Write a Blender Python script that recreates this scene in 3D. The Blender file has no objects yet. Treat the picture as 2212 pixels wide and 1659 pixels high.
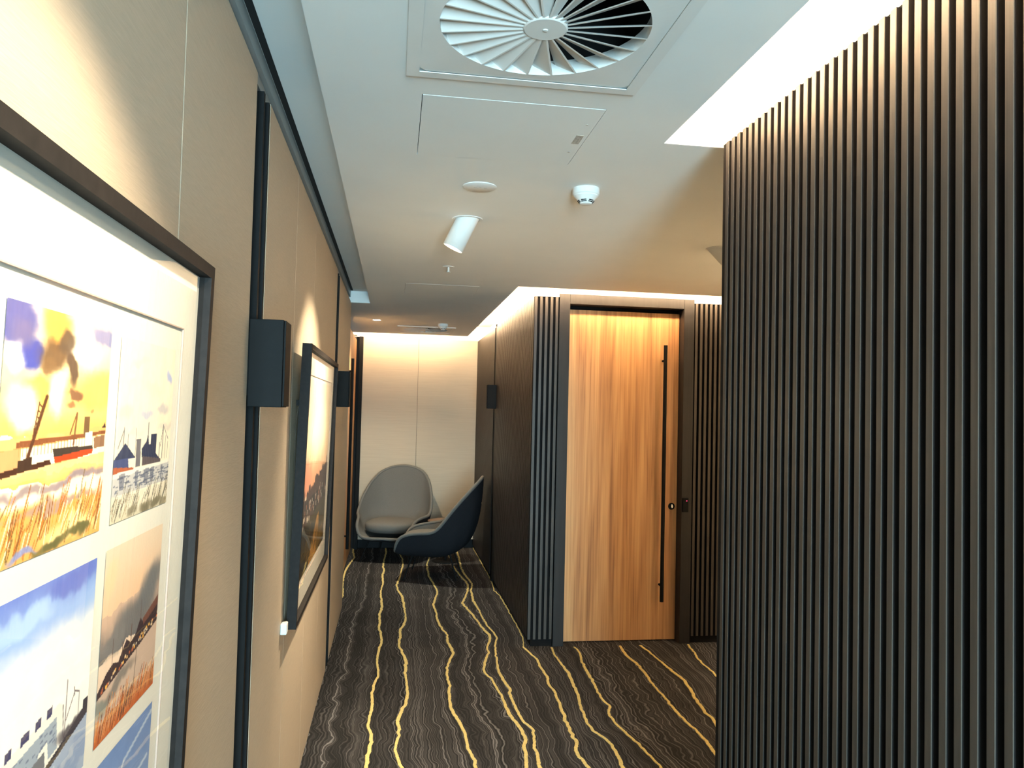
import bpy, bmesh, math, random
import numpy as np
from mathutils import Matrix, Vector

random.seed(7)
S = bpy.context.scene
COL = S.collection

# ------------------------------------------------------------------ camera
IW, IH, FPX = 2212.0, 1659.0, 1662.0
YAW, PITCH, ROLL, CAMH = 1.50993437e-01, 3.53580683e-02, 2.35755599e-02, 1.62
_f = np.array([math.sin(YAW)*math.cos(PITCH), math.cos(YAW)*math.cos(PITCH), math.sin(PITCH)])
_r = np.array([math.cos(YAW), -math.sin(YAW), 0.0])
_u = np.cross(_r, _f)
CR = math.cos(ROLL)*_r + math.sin(ROLL)*_u
CU = -math.sin(ROLL)*_r + math.cos(ROLL)*_u
cam = bpy.data.cameras.new('camera')
cam.sensor_fit = 'HORIZONTAL'
cam.sensor_width = 36.0
cam.lens = 36.0*FPX/IW
cam.clip_start = 0.02
camo = bpy.data.objects.new('camera', cam)
COL.objects.link(camo)
camo.matrix_world = Matrix(((CR[0], CU[0], -_f[0], 0), (CR[1], CU[1], -_f[1], 0),
                            (CR[2], CU[2], -_f[2], CAMH), (0, 0, 0, 1)))
S.camera = camo

def floor_pt(px, py):
    """photo pixel -> point on the carpet (z = 0)"""
    d = CR*((px-IW/2)/FPX) - CU*((py-IH/2)/FPX) + _f
    t = -CAMH/d[2]
    return d[0]*t, d[1]*t

# ------------------------------------------------------------------ light levels
EXPOSURE = 0.55
WINDOW_W, WINDOW_COL = 430.0, (0.54, 0.86, 1.0)
LED_E, LED_COL = 118.0, (1.0, 0.69, 0.40)
SPOT_W, SPOT_COL = 130.0, (1.0, 0.83, 0.58)
DOWN_W = 120.0
S.view_settings.view_transform = 'Standard'
S.view_settings.look = 'None'
S.view_settings.gamma = 1.0
S.view_settings.use_curve_mapping = False
S.view_settings.exposure = EXPOSURE
W = bpy.data.worlds.new('world')
S.world = W
W.use_nodes = True
W.node_tree.nodes['Background'].inputs['Color'].default_value = (0.55, 0.75, 1.0, 1)
W.node_tree.nodes['Background'].inputs['Strength'].default_value = 0.6

def area_light(name, loc, rot, sx, sy, power, col):
    l = bpy.data.lights.new(name, 'AREA')
    l.shape = 'RECTANGLE'; l.size = sx; l.size_y = sy; l.energy = power; l.color = col
    o = bpy.data.objects.new(name, l); COL.objects.link(o)
    o.location = loc; o.rotation_euler = rot
    return o
# daylight through the window at the corridor end behind the camera
area_light('window_daylight', (0.29, -3.28, 1.35), (math.radians(90), 0, 0), 1.0, 2.0, WINDOW_W, WINDOW_COL)

# ------------------------------------------------------------------ main sizes (metres)
ZC = 2.465            # ceiling
XL = -0.371           # left wall panels
XR = 0.95             # face of the right slats
Y_NEAR = 2.135        # end of the near slat block
Y_FAR = 5.27          # front of the far slat block
Y_END = 9.02          # far wall
Y_BACK = -3.4
X_SIDE = 2.80
CX, CY1, CY2, CYE = 0.807, 2.273, 5.12, 8.76   # cove edges
XREC = -0.216         # edge of the left recess
TOP = 2.43            # slat tops

# ------------------------------------------------------------------ helpers
def srgb(r, g, b):
    def c(v):
        v /= 255.0
        return v/12.92 if v <= 0.04045 else ((v+0.055)/1.055)**2.4
    return (c(r), c(g), c(b), 1.0)

MATS = {}
def mat(name, col, rough=0.6, metal=0.0, spec=0.5, var=0.0, scale=(8, 8, 8), bump=0.0, emit=None, emit_s=0.0, coat=0.0):
    if name in MATS: return MATS[name]
    m = bpy.data.materials.new(name); m.use_nodes = True
    nt = m.node_tree; b = nt.nodes['Principled BSDF']
    b.inputs['Base Color'].default_value = col
    b.inputs['Roughness'].default_value = rough
    b.inputs['Metallic'].default_value = metal
    b.inputs['Specular IOR Level'].default_value = spec
    b.inputs['Coat Weight'].default_value = coat
    if emit:
        b.inputs['Emission Color'].default_value = (*emit, 1)
        b.inputs['Emission Strength'].default_value = emit_s
    if var or bump:
        tc = nt.nodes.new('ShaderNodeTexCoord'); mp = nt.nodes.new('ShaderNodeMapping')
        mp.inputs['Scale'].default_value = scale
        nz = nt.nodes.new('ShaderNodeTexNoise'); nz.inputs['Scale'].default_value = 1.0
        nz.inputs['Detail'].default_value = 6.0
        nt.links.new(tc.outputs['Object'], mp.inputs['Vector']); nt.links.new(mp.outputs[0], nz.inputs['Vector'])
        if var:
            rp = nt.nodes.new('ShaderNodeValToRGB')
            rp.color_ramp.elements[0].position = 0.3; rp.color_ramp.elements[1].position = 0.7
            rp.color_ramp.elements[0].color = tuple(c*(1-var) for c in col[:3])+(1,)
            rp.color_ramp.elements[1].color = tuple(min(1, c*(1+var)) for c in col[:3])+(1,)
            nt.links.new(nz.outputs['Fac'], rp.inputs['Fac']); nt.links.new(rp.outputs[0], b.inputs['Base Color'])
        if bump:
            bp = nt.nodes.new('ShaderNodeBump'); bp.inputs['Strength'].default_value = bump; bp.inputs['Distance'].default_value = 0.002
            nt.links.new(nz.outputs['Fac'], bp.inputs['Height']); nt.links.new(bp.outputs[0], b.inputs['Normal'])
    MATS[name] = m
    return m

M_CEIL = mat('ceiling_paint', (0.72, 0.74, 0.73, 1), 0.8, spec=0.2, var=0.02, scale=(3, 3, 3))
M_COVE = mat('cove_paint', (0.85, 0.84, 0.80, 1), 0.8, spec=0.2, var=0.02)
M_WHITE = mat('white_powder_coat', (0.68, 0.68, 0.66, 1), 0.6, spec=0.3, var=0.02)
M_PANEL = mat('beige_panel', (0.45, 0.375, 0.285, 1), 0.6, spec=0.25, var=0.06, scale=(4, 25, 420), bump=0.25)
M_FASCIA = mat('grey_metal_strip', (0.30, 0.32, 0.32, 1), 0.45, metal=0.3, var=0.03)
M_BLACK = mat('black_satin', (0.008, 0.008, 0.009, 1), 0.7, spec=0.2, var=0.1)
M_BLACKM = mat('black_metal', (0.007, 0.007, 0.0072, 1), 0.65, spec=0.12, var=0.1, scale=(40, 40, 40))
M_SLAT = mat('dark_stained_slat', (0.048, 0.040, 0.034, 1), 0.45, spec=0.35, var=0.25, scale=(120, 120, 3), bump=0.2)
M_CORE = mat('black_slat_core', (0.010, 0.009, 0.009, 1), 0.9, spec=0.12, var=0.2)
M_BACKING = mat('black_felt', (0.010, 0.009, 0.009, 1), 0.95, spec=0.1, var=0.2)
M_FRAMEW = mat('dark_timber_frame', (0.012, 0.010, 0.0095, 1), 0.65, spec=0.15, var=0.25, scale=(60, 60, 60))
M_DFRAME = mat('dark_door_frame', (0.020, 0.018, 0.018, 1), 0.5, spec=0.3, var=0.15, scale=(60, 60, 3))
M_MAT = mat('mat_board', (0.78, 0.75, 0.69, 1), 0.9, spec=0.1, var=0.02)
M_BEVEL = mat('mat_bevel', (0.55, 0.42, 0.36, 1), 0.9, var=0.03)
M_FAB = mat('grey_wool', (0.14, 0.135, 0.125, 1), 0.95, spec=0.1, var=0.12, scale=(260, 260, 260), bump=0.5)
M_FAB2 = mat('charcoal_wool', (0.018, 0.019, 0.023, 1), 0.95, spec=0.1, var=0.15, scale=(260, 260, 260), bump=0.5)
M_WALL = mat('wall_paint', (0.62, 0.50, 0.36, 1), 0.8, var=0.03)
M_LED = mat('led_diffuser', (0.9, 0.85, 0.75, 1), 0.5, emit=LED_COL, emit_s=LED_E, var=0.01)
M_LENS = mat('lamp_lens', (0.9, 0.9, 0.85, 1), 0.3, emit=(1.0, 0.86, 0.62), emit_s=22.0, var=0.01)
M_CHROME = mat('satin_chrome', (0.7, 0.7, 0.68, 1), 0.25, metal=1.0, var=0.03)
M_TABLE = mat('walnut_table_top', (0.20, 0.12, 0.075, 1), 0.45, var=0.3, scale=(6, 60, 6))
M_RED = mat('red_indicator', (0.8, 0.02, 0.05, 1), 0.4, emit=(1.0, 0.03, 0.10), emit_s=4.0, var=0.01)
M_DARK = mat('dark_void', (0.004, 0.004, 0.004, 1), 0.9, var=0.1)
M_LABEL = mat('grey_label', (0.42, 0.40, 0.36, 1), 0.6, var=0.3, scale=(200, 60, 60))

def wood():
    m = bpy.data.materials.new('blackbutt_veneer'); m.use_nodes = True
    nt = m.node_tree; b = nt.nodes['Principled BSDF']
    tc = nt.nodes.new('ShaderNodeTexCoord')
    def noise(sc, detail, dist=0.0):
        mp = nt.nodes.new('ShaderNodeMapping'); mp.inputs['Scale'].default_value = sc
        nz = nt.nodes.new('ShaderNodeTexNoise'); nz.inputs['Scale'].default_value = 1; nz.inputs['Detail'].default_value = detail
        nz.inputs['Distortion'].default_value = dist
        nt.links.new(tc.outputs['Object'], mp.inputs[0]); nt.links.new(mp.outputs[0], nz.inputs['Vector'])
        return nz.outputs['Fac']
    n1 = noise((14, 14, 0.75), 4, 0.6); n2 = noise((85, 85, 1.6), 5, 0.3)
    mx = nt.nodes.new('ShaderNodeMath'); mx.operation = 'MULTIPLY_ADD'; mx.inputs[1].default_value = 0.45
    m2 = nt.nodes.new('ShaderNodeMath'); m2.operation = 'MULTIPLY'; m2.inputs[1].default_value = 0.6
    nt.links.new(n1, m2.inputs[0]); nt.links.new(n2, mx.inputs[0]); nt.links.new(m2.outputs[0], mx.inputs[2])
    rp = nt.nodes.new('ShaderNodeValToRGB'); e = rp.color_ramp.elements
    e[0].position = 0.36; e[0].color = (0.34, 0.155, 0.066, 1)
    e[1].position = 0.66; e[1].color = (0.71, 0.40, 0.18, 1)
    k = rp.color_ramp.elements.new(0.50); k.color = (0.56, 0.28, 0.118, 1)
    nt.links.new(mx.outputs[0], rp.inputs[0]); nt.links.new(rp.outputs[0], b.inputs['Base Color'])
    b.inputs['Roughness'].default_value = 0.42; b.inputs['Specular IOR Level'].default_value = 0.4
    return m
M_WOOD = wood()

def glass():
    m = bpy.data.materials.new('picture_glass'); m.use_nodes = True
    nt = m.node_tree
    for n in list(nt.nodes):
        if n.type != 'OUTPUT_MATERIAL': nt.nodes.remove(n)
    out = [n for n in nt.nodes if n.type == 'OUTPUT_MATERIAL'][0]
    tr = nt.nodes.new('ShaderNodeBsdfTransparent'); tr.inputs[0].default_value = (0.97, 0.98, 0.97, 1)
    gl = nt.nodes.new('ShaderNodeBsdfGlossy'); gl.inputs['Roughness'].default_value = 0.0
    fr = nt.nodes.new('ShaderNodeFresnel')
    # thin sheet: the same reflectance from both sides
    ge = nt.nodes.new('ShaderNodeNewGeometry'); io = nt.nodes.new('ShaderNodeMath'); io.operation = 'MULTIPLY_ADD'
    io.inputs[1].default_value = 1/1.28-1.28; io.inputs[2].default_value = 1.28
    nt.links.new(ge.outputs['Backfacing'], io.inputs[0]); nt.links.new(io.outputs[0], fr.inputs['IOR'])
    mx = nt.nodes.new('ShaderNodeMixShader')
    nt.links.new(fr.outputs[0], mx.inputs[0]); nt.links.new(tr.outputs[0], mx.inputs[1]); nt.links.new(gl.outputs[0], mx.inputs[2])
    nt.links.new(mx.outputs[0], out.inputs[0])
    return m
M_GLASS = glass()

def attr_mat(name, attr, rough=0.85):
    m = bpy.data.materials.new(name); m.use_nodes = True
    nt = m.node_tree; b = nt.nodes['Principled BSDF']
    a = nt.nodes.new('ShaderNodeAttribute'); a.attribute_name = attr
    nt.links.new(a.outputs['Color'], b.inputs['Base Color'])
    b.inputs['Roughness'].default_value = rough; b.inputs['Specular IOR Level'].default_value = 0.2
    return m
M_PRINT = attr_mat('watercolour_print', 'paint')

def obj(name, data, m, parent=None):
    """data: bmesh or mesh -> one linked mesh object"""
    if isinstance(data, bmesh.types.BMesh):
        me = bpy.data.meshes.new(name); data.normal_update(); data.to_mesh(me); data.free()
    else:
        me = data
    if m and not me.materials: me.materials.append(m)
    o = bpy.data.objects.new(name, me); COL.objects.link(o)
    if parent: o.parent = parent
    return o
def empty(name, loc=(0, 0, 0), rz=0.0):
    o = bpy.data.objects.new(name, None); COL.objects.link(o); o.location = loc; o.rotation_euler = (0, 0, rz)
    o.empty_display_size = 0.05
    return o
def tag(o, label, cat, group=None):
    o['label'] = label; o['category'] = cat
    if group: o['group'] = group
    return o
def struct(o, label=None):
    o['kind'] = 'structure'
    if label: o['label'] = label
    return o
def box(bm, x0, x1, y0, y1, z0, z1):
    v = [bm.verts.new(p) for p in ((x0,y0,z0),(x1,y0,z0),(x1,y1,z0),(x0,y1,z0),(x0,y0,z1),(x1,y0,z1),(x1,y1,z1),(x0,y1,z1))]
    for f in ((0,3,2,1),(4,5,6,7),(0,1,5,4),(1,2,6,5),(2,3,7,6),(3,0,4,7)): bm.faces.new([v[i] for i in f])
def boxes(lst, bev=0.0):
    bm = bmesh.new()
    for b in lst: box(bm, *b)
    if bev: bmesh.ops.bevel(bm, geom=bm.edges[:], offset=bev, segments=2, affect='EDGES', profile=0.5)
    return bm
def smooth(o):
    for p in o.data.polygons: p.use_smooth = True
    o.data.set_sharp_from_angle(angle=math.radians(28))
    return o
def lathe(prof, n=48):
    """revolve (r, z) profile about z"""
    bm = bmesh.new(); rings = []
    for r, z in prof:
        if r < 1e-6: rings.append([bm.verts.new((0, 0, z))])
        else: rings.append([bm.verts.new((r*math.cos(2*math.pi*i/n), r*math.sin(2*math.pi*i/n), z)) for i in range(n)])
    for a, b in zip(rings, rings[1:]):
        for i in range(n):
            j = (i+1) % n
            if len(a) == 1 and len(b) == 1: continue
            if len(a) == 1: bm.faces.new((a[0], b[i], b[j]))
            elif len(b) == 1: bm.faces.new((a[i], b[0], a[j]))
            else: bm.faces.new((a[i], b[i], b[j], a[j]))
    bmesh.ops.recalc_face_normals(bm, faces=bm.faces[:])
    return bm
def tube(pts, rad, n=10, closed=False):
    bm = bmesh.new(); pts = [Vector(p) for p in pts]; N = len(pts); rings = []
    for i, p in enumerate(pts):
        a = pts[(i-1) % N] if (closed or i > 0) else p
        b = pts[(i+1) % N] if (closed or i < N-1) else p
        t = (b-a).normalized()
        up = Vector((0, 0, 1)) if abs(t.z) < 0.95 else Vector((1, 0, 0))
        s = t.cross(up).normalized(); u2 = s.cross(t)
        r = rad[i] if isinstance(rad, (list, tuple)) else rad
        rings.append([bm.verts.new(p + s*(r*math.cos(2*math.pi*k/n)) + u2*(r*math.sin(2*math.pi*k/n))) for k in range(n)])
    rng = range(N) if closed else range(N-1)
    for i in rng:
        A, B = rings[i], rings[(i+1) % N]
        for k in range(n): bm.faces.new((A[k], A[(k+1) % n], B[(k+1) % n], B[k]))
    if not closed: bm.faces.new(rings[0][::-1]); bm.faces.new(rings[-1])
    bmesh.ops.recalc_face_normals(bm, faces=bm.faces[:])
    return bm
def slab(xs, ys, inside, z0, z1):
    """cells of the grid xs x ys for which inside(x, y) holds, between z0 and z1"""
    xs = sorted(set(xs)); ys = sorted(set(ys)); bm = bmesh.new(); V = {}
    nx, ny = len(xs)-1, len(ys)-1
    ok = [[inside((xs[i]+xs[i+1])/2, (ys[j]+ys[j+1])/2) for j in range(ny)] for i in range(nx)]
    def v(i, j, k):
        if (i, j, k) not in V: V[(i, j, k)] = bm.verts.new((xs[i], ys[j], z1 if k else z0))
        return V[(i, j, k)]
    g = lambda i, j: 0 <= i < nx and 0 <= j < ny and ok[i][j]
    for i in range(nx):
        for j in range(ny):
            if not ok[i][j]: continue
            bm.faces.new((v(i,j,0), v(i,j+1,0), v(i+1,j+1,0), v(i+1,j,0)))
            bm.faces.new((v(i,j,1), v(i+1,j,1), v(i+1,j+1,1), v(i,j+1,1)))
            if not g(i-1, j): bm.faces.new((v(i,j,0), v(i,j,1), v(i,j+1,1), v(i,j+1,0)))
            if not g(i+1, j): bm.faces.new((v(i+1,j,0), v(i+1,j+1,0), v(i+1,j+1,1), v(i+1,j,1)))
            if not g(i, j-1): bm.faces.new((v(i,j,0), v(i+1,j,0), v(i+1,j,1), v(i,j,1)))
            if not g(i, j+1): bm.faces.new((v(i,j+1,0), v(i,j+1,1), v(i+1,j+1,1), v(i+1,j+1,0)))
    return bm
def cyl_between(a, b, r, n=20):
    return tube([a, b], r, n)

# ------------------------------------------------------------------ carpet
C3 = lambda a, b: floor_pt(640+0.434*a, 1150+0.434*b)
LINES_PX = [
 [(285,75),(283,100),(290,125),(270,150),(248,185),(238,210),(233,232),(229,270),(229,325)],
 [(445,75),(447,100),(437,140),(432,170),(437,190),(428,215),(432,250),(420,300),(424,340),(427,370),(414,410),(416,450),(410,470),(420,500),(424,530),(425,548),(410,580),(405,610),(400,650),(410,690),(404,720),(388,760),(375,800),(380,850),(375,890),(360,930),(358,970),(370,1005),(370,1050),(355,1110),(350,1173)],
 [(515,75),(512,105),(528,130),(530,170),(520,205),(510,235),(500,265),(503,285),(525,315),(533,350),(540,390),(545,425),(535,460),(515,490),(520,515),(512,545),(512,570),(530,600),(545,640),(543,690),(548,740),(552,790),(552,830),(535,870),(515,910),(502,940),(512,985),(505,1030),(490,1080),(505,1130),(527,1173)],
 [(672,75),(668,105),(660,130),(650,160),(655,195),(660,220),(680,250),(700,290),(703,305),(690,335),(683,360),(695,395),(700,430),(715,465),(750,510),(755,550),(775,580),(780,605),(765,630),(752,670),(748,710),(762,760),(762,820),(770,870),(785,905),(815,950),(840,1000),(850,1050),(870,1100),(888,1140),(893,1173)],
 [(748,75),(760,120),(778,165),(800,195),(815,215),(840,240),(855,265),(850,300),(835,335),(825,352),(840,370),(870,400),(900,440),(925,475),(960,510),(965,530),(950,570),(955,600),(940,650),(932,685),(940,700),(970,730),(990,760),(1020,810),(1040,860),(1065,910),(1100,955),(1125,990),(1140,1030),(1135,1080),(1145,1130),(1145,1173)],
 [(795,75),(805,110),(815,150),(820,175),(835,205),(850,225),(875,255),(870,290),(880,340),(905,380),(930,430),(950,465),(985,500),(997,525),(990,560),(995,620),(1005,690),(1030,735),(1065,780),(1060,805),(1085,860),(1110,910),(1140,950),(1180,985),(1185,1020),(1185,1060),(1205,1120),(1212,1173)],
 [(893,80),(905,110),(935,160),(965,220),(985,290),(1030,330),(1055,375),(1080,420),(1110,480),(1130,530),(1130,570),(1160,600),(1195,630),(1215,670),(1250,720),(1255,755),(1290,800),(1310,850),(1335,920),(1360,980),(1395,1045),(1390,1080),(1410,1120),(1450,1160),(1462,1173)],
 [(1268,568),(1280,600),(1315,650),(1355,700),(1375,750),(1400,800),(1410,850),(1430,900),(1445,950),(1480,990),(1530,1020),(1570,1060),(1600,1110),(1625,1173)],
 [(1366,550),(1410,600),(1420,640),(1445,690),(1475,740),(1500,790),(1530,840),(1560,865),(1555,900),(1580,945),(1640,995),(1700,1050),(1760,1110),(1820,1173)],
 [(1600,550),(1640,610),(1690,650),(1735,700),(1770,750),(1800,785),(1850,840),(1890,890),(1935,935),(1990,985),(2040,1040),(2080,1090),(2105,1120)],
 [(1690,548),(1750,590),(1810,640),(1870,690),(1935,740),(1965,785),(2000,850),(2040,900),(2075,930),(2105,985)],
 [(1940,548),(1975,590),(2000,630),(2040,670),(2080,700),(2105,735)],
]
YG = np.arange(-3.4, 9.45, 0.02)
GOLD = []          # x of every gold line on the YG grid
_rng = np.random.RandomState(3)
for pl in LINES_PX:
    P = np.array(sorted([C3(a, b) for a, b in pl], key=lambda q: q[1]))
    x = np.interp(YG, P[:, 1], P[:, 0])
    lo, hi = P[0, 1], P[-1, 1]
    # beyond what the photo shows the line wanders on by itself
    wob = np.cumsum(_rng.randn(len(YG)))*0.0
    for fq, am in ((1.1, 0.045), (2.7, 0.022), (6.1, 0.010)):
        ph = _rng.rand()*6.28
        wob += am*np.sin(YG*fq*2*math.pi/2.2+ph)
    i0 = np.searchsorted(YG, lo); i1 = min(np.searchsorted(YG, hi), len(YG)-1)
    x[:i0] = x[i0] + wob[:i0]-wob[i0]
    x[i1:] = x[i1] + wob[i1:]-wob[i1]
    if pl[0] == (285, 75): x[:i0] = x[i0]-np.minimum(0.15, (YG[i0]-YG[:i0])*0.2)   # runs on under the wall
    if pl[0] == (893, 80): x = np.where(YG > 5.31, np.minimum(x, 0.963), x)
    GOLD.append(x)
# fine jitter so that the edges look tufted
GOLD = np.array(GOLD)
for k in range(1, len(GOLD)): GOLD[k] = np.maximum(GOLD[k], GOLD[k-1]+0.03)

def carpet_material():
    m = bpy.data.materials.new('strata_carpet'); m.use_nodes = True
    nt = m.node_tree; b = nt.nodes['Principled BSDF']; L = nt.links.new
    at = nt.nodes.new('ShaderNodeAttribute'); at.attribute_name = 'flow'
    tc = nt.nodes.new('ShaderNodeTexCoord')
    nz = nt.nodes.new('ShaderNodeTexNoise'); nz.inputs['Scale'].default_value = 6.5; nz.inputs['Detail'].default_value = 2.2
    mp = nt.nodes.new('ShaderNodeMapping'); mp.inputs['Scale'].default_value = (1.3, 1.0, 1.0)
    L(tc.outputs['Object'], mp.inputs[0]); L(mp.outputs[0], nz.inputs['Vector'])
    w = nt.nodes.new('ShaderNodeMath'); w.operation = 'MULTIPLY_ADD'; w.inputs[1].default_value = 0.075
    L(nz.outputs['Fac'], w.inputs[0]); L(at.outputs['Fac'], w.inputs[2])
    def strata(freq, seed, detail):
        mm = nt.nodes.new('ShaderNodeMath'); mm.operation = 'MULTIPLY_ADD'; mm.inputs[1].default_value = freq; mm.inputs[2].default_value = seed
        L(w.outputs[0], mm.inputs[0])
        n = nt.nodes.new('ShaderNodeTexNoise'); n.noise_dimensions = '1D'; n.inputs['Scale'].default_value = 1; n.inputs['Detail'].default_value = detail
        L(mm.outputs[0], n.inputs['W']); return n.outputs['Fac']
    s1 = strata(120.0, 3.0, 1.5); s2 = strata(19.0, 17.0, 2)
    # broken streaks along the flow
    nb = nt.nodes.new('ShaderNodeTexNoise'); nb.inputs['Scale'].default_value = 3.2; nb.inputs['Detail'].default_value = 3
    L(tc.outputs['Object'], nb.inputs['Vector'])
    a1 = nt.nodes.new('ShaderNodeMath'); a1.operation = 'MULTIPLY_ADD'; a1.inputs[1].default_value = 0.75
    a2 = nt.nodes.new('ShaderNodeMath'); a2.operation = 'MULTIPLY_ADD'; a2.inputs[1].default_value = 0.35
    a3 = nt.nodes.new('ShaderNodeMath'); a3.operation = 'MULTIPLY_ADD'; a3.inputs[1].default_value = 0.18; a3.inputs[2].default_value = -0.14
    L(nb.outputs['Fac'], a3.inputs[0]); L(s2, a2.inputs[0]); L(a3.outputs[0], a2.inputs[2]); L(s1, a1.inputs[0]); L(a2.outputs[0], a1.inputs[2])
    rp = nt.nodes.new('ShaderNodeValToRGB'); e = rp.color_ramp.elements
    e[0].position = 0.40; e[0].color = (0.028, 0.027, 0.027, 1)
    e[1].position = 0.82; e[1].color = (0.25, 0.24, 0.24, 1)
    k = e.new(0.57); k.color = (0.064, 0.060, 0.060, 1)
    k = e.new(0.67); k.color = (0.145, 0.137, 0.136, 1)
    L(a1.outputs[0], rp.inputs[0])
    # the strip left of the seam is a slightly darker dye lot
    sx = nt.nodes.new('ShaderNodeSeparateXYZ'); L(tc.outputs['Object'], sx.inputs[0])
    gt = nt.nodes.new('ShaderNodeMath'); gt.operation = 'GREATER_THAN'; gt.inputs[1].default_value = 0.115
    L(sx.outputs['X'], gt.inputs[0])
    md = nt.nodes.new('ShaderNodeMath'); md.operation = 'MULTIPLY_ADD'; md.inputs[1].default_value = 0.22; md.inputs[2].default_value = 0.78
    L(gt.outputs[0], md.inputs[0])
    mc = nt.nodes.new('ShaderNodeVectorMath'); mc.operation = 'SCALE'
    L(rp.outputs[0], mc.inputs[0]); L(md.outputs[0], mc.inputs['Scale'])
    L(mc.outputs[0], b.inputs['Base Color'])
    b.inputs['Roughness'].default_value = 1.0; b.inputs['Specular IOR Level'].default_value = 0.05
    fz = nt.nodes.new('ShaderNodeTexNoise'); fz.inputs['Scale'].default_value = 420.0; fz.inputs['Detail'].default_value = 2
    L(tc.outputs['Object'], fz.inputs['Vector'])
    bp = nt.nodes.new('ShaderNodeBump'); bp.inputs['Strength'].default_value = 0.6; bp.inputs['Distance'].default_value = 0.003
    L(fz.outputs['Fac'], bp.inputs['Height']); L(bp.outputs[0], b.inputs['Normal'])
    return m

def build_floor():
    xs = np.arange(-0.70, X_SIDE+0.03, 0.025); ys = YG[::2]
    nx, ny = len(xs), len(ys)
    X, Yy = np.meshgrid(xs, ys, indexing='ij')
    flow = np.zeros((nx, ny))
    G = GOLD[:, ::2]
    for j in range(ny):
        g = G[:, j]
        # average width per unit of flow kept near-metric so that the strata stay equally fine
        base = np.array([-0.42, -0.07, 0.07, 0.42, 0.62, 0.69, 0.93, 1.10, 1.24, 1.5, 1.62, 2.02])
        f = np.interp(xs, g, base)
        f = np.where(xs < g[0], base[0]+(xs-g[0]), f)
        f = np.where(xs > g[-1], base[-1]+(xs-g[-1]), f)
        flow[:, j] = f
    verts = np.stack([X, Yy, np.zeros_like(X)], -1).reshape(-1, 3)
    idx = np.arange(nx*ny).reshape(nx, ny)
    faces = np.stack([idx[:-1, :-1], idx[1:, :-1], idx[1:, 1:], idx[:-1, 1:]], -1).reshape(-1, 4)
    me = bpy.data.meshes.new('floor'); me.from_pydata(verts.tolist(), [], faces.tolist())
    a = me.attributes.new('flow', 'FLOAT', 'POINT'); a.data.foreach_set('value', flow.reshape(-1).astype(np.float32))
    o = obj('floor', me, carpet_material())
    struct(o, 'charcoal strata patterned corridor carpet with wavy gold lines')
    mg = mat('gold_pile', (0.72, 0.56, 0.22, 1), 0.9, spec=0.15, var=0.22, scale=(160, 160, 160), bump=0.6)
    rg = np.random.RandomState(5)
    yf = np.arange(-3.35, 9.10, 0.010)
    for k in range(len(GOLD)):
        x = np.interp(yf, YG, GOLD[k])
        x = x + np.interp(yf, np.arange(-4, 10, 0.035), rg.randn(len(np.arange(-4, 10, 0.035)))*0.0022)
        wd = 0.0062 + np.interp(yf, np.arange(-4, 10, 0.3), rg.rand(len(np.arange(-4, 10, 0.3)))*0.0045)
        slope = np.gradient(x, yf); wd = wd*np.sqrt(1+slope**2)
        if k == 6: wd = np.where(yf > 5.28, wd*0.6, wd)
        l = x-wd+rg.randn(len(yf))*0.0007; r = x+wd+rg.randn(len(yf))*0.0007
        keep = [i for i in range(len(yf)) if not (x[i] > 0.97 and (yf[i] > 5.25 or yf[i] < 2.16)) and x[i] > -0.455 and not (x[i] < XL and yf[i] < 6.42)]
        bm = bmesh.new(); prev = None; pi = None
        for i in keep:
            cur = (bm.verts.new((l[i], yf[i], 0.0)), bm.verts.new((l[i]+0.002, yf[i], 0.003)), bm.verts.new((r[i]-0.002, yf[i], 0.003)), bm.verts.new((r[i], yf[i], 0.0)))
            if prev and pi == i-1:
                for q in range(3): bm.faces.new((prev[q], prev[q+1], cur[q+1], cur[q]))
            prev, pi = cur, i
        obj('gold_line', bm, mg, o)
build_floor()

# ------------------------------------------------------------------ ceiling
DIFF1, DIFF2 = (0.304, 1.632), (0.305, 8.19)
AP1 = (0.050, 0.562, 2.052, 2.548); AP2 = (0.050, 0.552, 5.198, 5.700)
SPOTS = [(0.296, 0.70), (0.296, 3.37)]
def in_rect(x, y, r): return r[0] < x < r[1] and r[2] < y < r[3]
holes = [(DIFF1[0]-0.26, DIFF1[0]+0.26, DIFF1[1]-0.26, DIFF1[1]+0.26), (DIFF2[0]-0.26, DIFF2[0]+0.26, DIFF2[1]-0.26, DIFF2[1]+0.26), AP1, AP2]
def ceil_in(x, y):
    for h in holes:
        if in_rect(x, y, h): return False
    if y > CYE: return False
    if x > CX and (y < CY1 or y > CY2): return False
    if x < XREC and y < 6.297: return False
    return True
xs = [-0.70, XREC, CX, X_SIDE]+[v for h in holes for v in h[:2]]
ys = [Y_BACK, CY1, CY2, CYE, 6.297]+[v for h in holes for v in h[2:]]
ceiling = struct(obj('ceiling', slab(xs, ys, ceil_in, ZC, ZC+0.03), M_CEIL), 'smooth off-white plasterboard corridor ceiling')
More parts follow.
